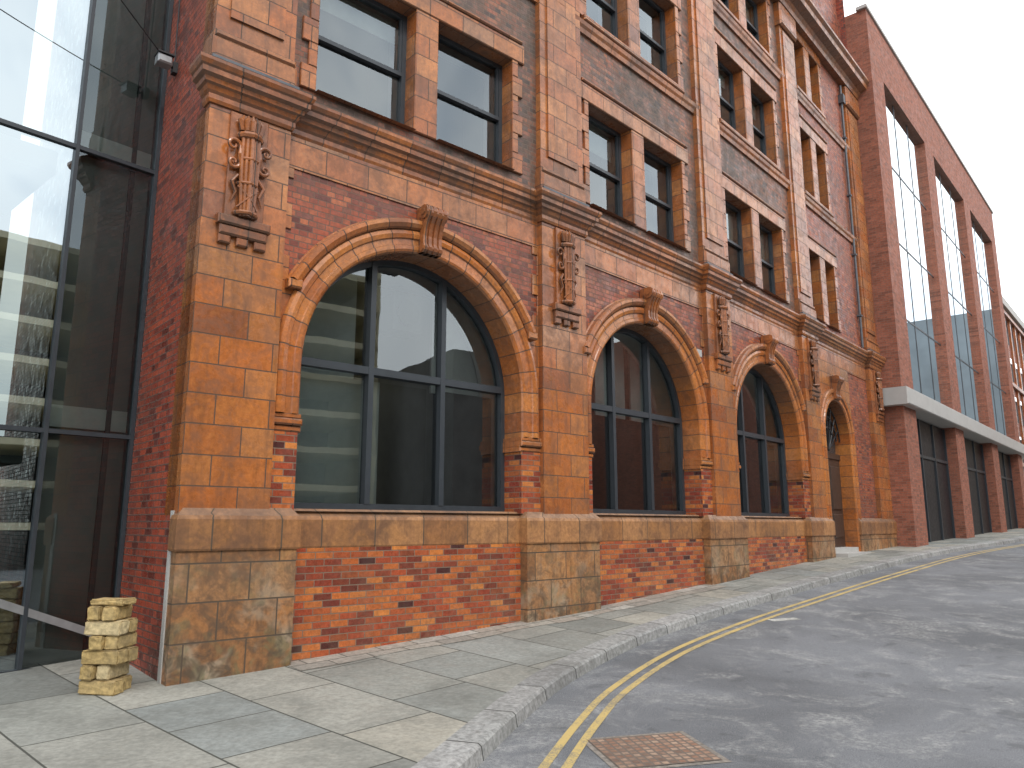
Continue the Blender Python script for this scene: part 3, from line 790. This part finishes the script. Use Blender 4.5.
# ------------------------------------------------------------------ stack of yellow blocks
import bmesh
SB=empty('stack_of_stone_blocks')
M_blk=[masonry('block_ochre_%d'%k,[c,c],5,5,ms=0,rough=.85,soot=.5,sootcol=(.22,.18,.12),fine=.4,offuv=(1,1),bump=.8,top=.2) for k,c in enumerate([(.46,.33,.14),(.54,.43,.24),(.38,.27,.11)])]
def block(cx,cy,z,w,d,h,rot,k):
    bm=bmesh.new(); bmesh.ops.create_cube(bm,size=1)
    for v in bm.verts:
        v.co=Vector((v.co.x*w*random.uniform(.97,1.02),v.co.y*d*random.uniform(.96,1.02),v.co.z*h))
    bmesh.ops.bevel(bm,geom=bm.edges[:],offset=.012,segments=2,affect='EDGES')
    bmesh.ops.subdivide_edges(bm,edges=bm.edges[:],cuts=2,use_grid_fill=True)
    for v in bm.verts: v.co+=Vector((random.uniform(-1,1),random.uniform(-1,1),random.uniform(-.6,.6)))*.005
    me=bpy.data.meshes.new('block'); bm.to_mesh(me); bm.free(); me.materials.append(random.choice(M_blk))
    me.uv_layers.new(name='UVMap')
    o=bpy.data.objects.new('block_%d'%k,me); scene.collection.objects.link(o); o.parent=SB
    o.location=(cx,cy,z+h/2); o.rotation_euler=(random.uniform(-.015,.015),random.uniform(-.015,.015),rot)
bz=g(7.75); bx,by=-3.97,7.85; h=.133; k=0
lay=[(.0,.38),(-.02,.27),(.01,.39),(.02,.29),(.0,.37),(-.03,.26)]
for j,(dx,w) in enumerate(lay):
    z=bz+j*(h+.004)
    for q in (-1,1):
        if j%2==0: block(bx+dx+random.uniform(-.015,.015),by+q*.085,z,w,.16,h,random.uniform(-.07,.07)-.1,k)
        else: block(bx+dx+q*w*.27+random.uniform(-.01,.01),by+random.uniform(-.02,.02),z,w*.5,.34,h,random.uniform(-.08,.08)-.08,k)
        k+=1
block(bx+.0,by-.01,bz+6*(h+.004),.36,.22,.06,-.15,k)

# ------------------------------------------------------------------ light, world, camera
world=bpy.data.worlds.new('World'); scene.world=world; world.use_nodes=True
nt=world.node_tree; nt.nodes.clear()
out=nt.nodes.new('ShaderNodeOutputWorld'); bg=nt.nodes.new('ShaderNodeBackground'); bg.inputs['Strength'].default_value=.1
sky=nt.nodes.new('ShaderNodeTexSky'); sky.sky_type='NISHITA'; sky.sun_disc=False
EL=R_(48); AZ=R_(150)
sky.sun_elevation=EL; sky.sun_rotation=AZ
tc=nt.nodes.new('ShaderNodeTexCoord')
n1=noise(nt,tc.outputs['Generated'],2.2,3,.6,.5)
cl=ramp(nt,n1,[(.36,.7),(.56,1.0)])
cc=ramp(nt,noise(nt,tc.outputs['Generated'],3.5,3.5,.65,.3),[(.32,(.62,.69,.78)),(.52,(.96,.98,1)),(.7,(1,1,1))])
mul=nt.nodes.new('ShaderNodeVectorMath'); mul.operation='SCALE'; mul.inputs['Scale'].default_value=22.5
nt.links.new(cc,mul.inputs[0])
c=mixc(nt,cl,sky.outputs[0],mul.outputs[0])
nt.links.new(c,bg.inputs['Color']); nt.links.new(bg.outputs[0],out.inputs[0])
S=Vector((math.sin(AZ)*math.cos(EL),math.cos(AZ)*math.cos(EL),math.sin(EL)))
sun=bpy.data.lights.new('sun','SUN'); sun.energy=1.5; sun.angle=R_(12); sun.color=(1,.95,.88)
so=bpy.data.objects.new('sun',sun); scene.collection.objects.link(so); so.rotation_euler=S.to_track_quat('Z','Y').to_euler(); so.location=(20,-20,40)
cam=bpy.data.cameras.new('camera'); cam.sensor_width=36; cam.lens=760/1024*36; cam.clip_end=3000; cam.clip_start=.05
co=bpy.data.objects.new('camera',cam); scene.collection.objects.link(co); co.location=(0,0,1.6); co.rotation_euler=(R_(100.5),0,0)
scene.camera=co
scene.view_settings.view_transform='Standard'; scene.view_settings.look='None'; scene.view_settings.exposure=0; scene.view_settings.gamma=1
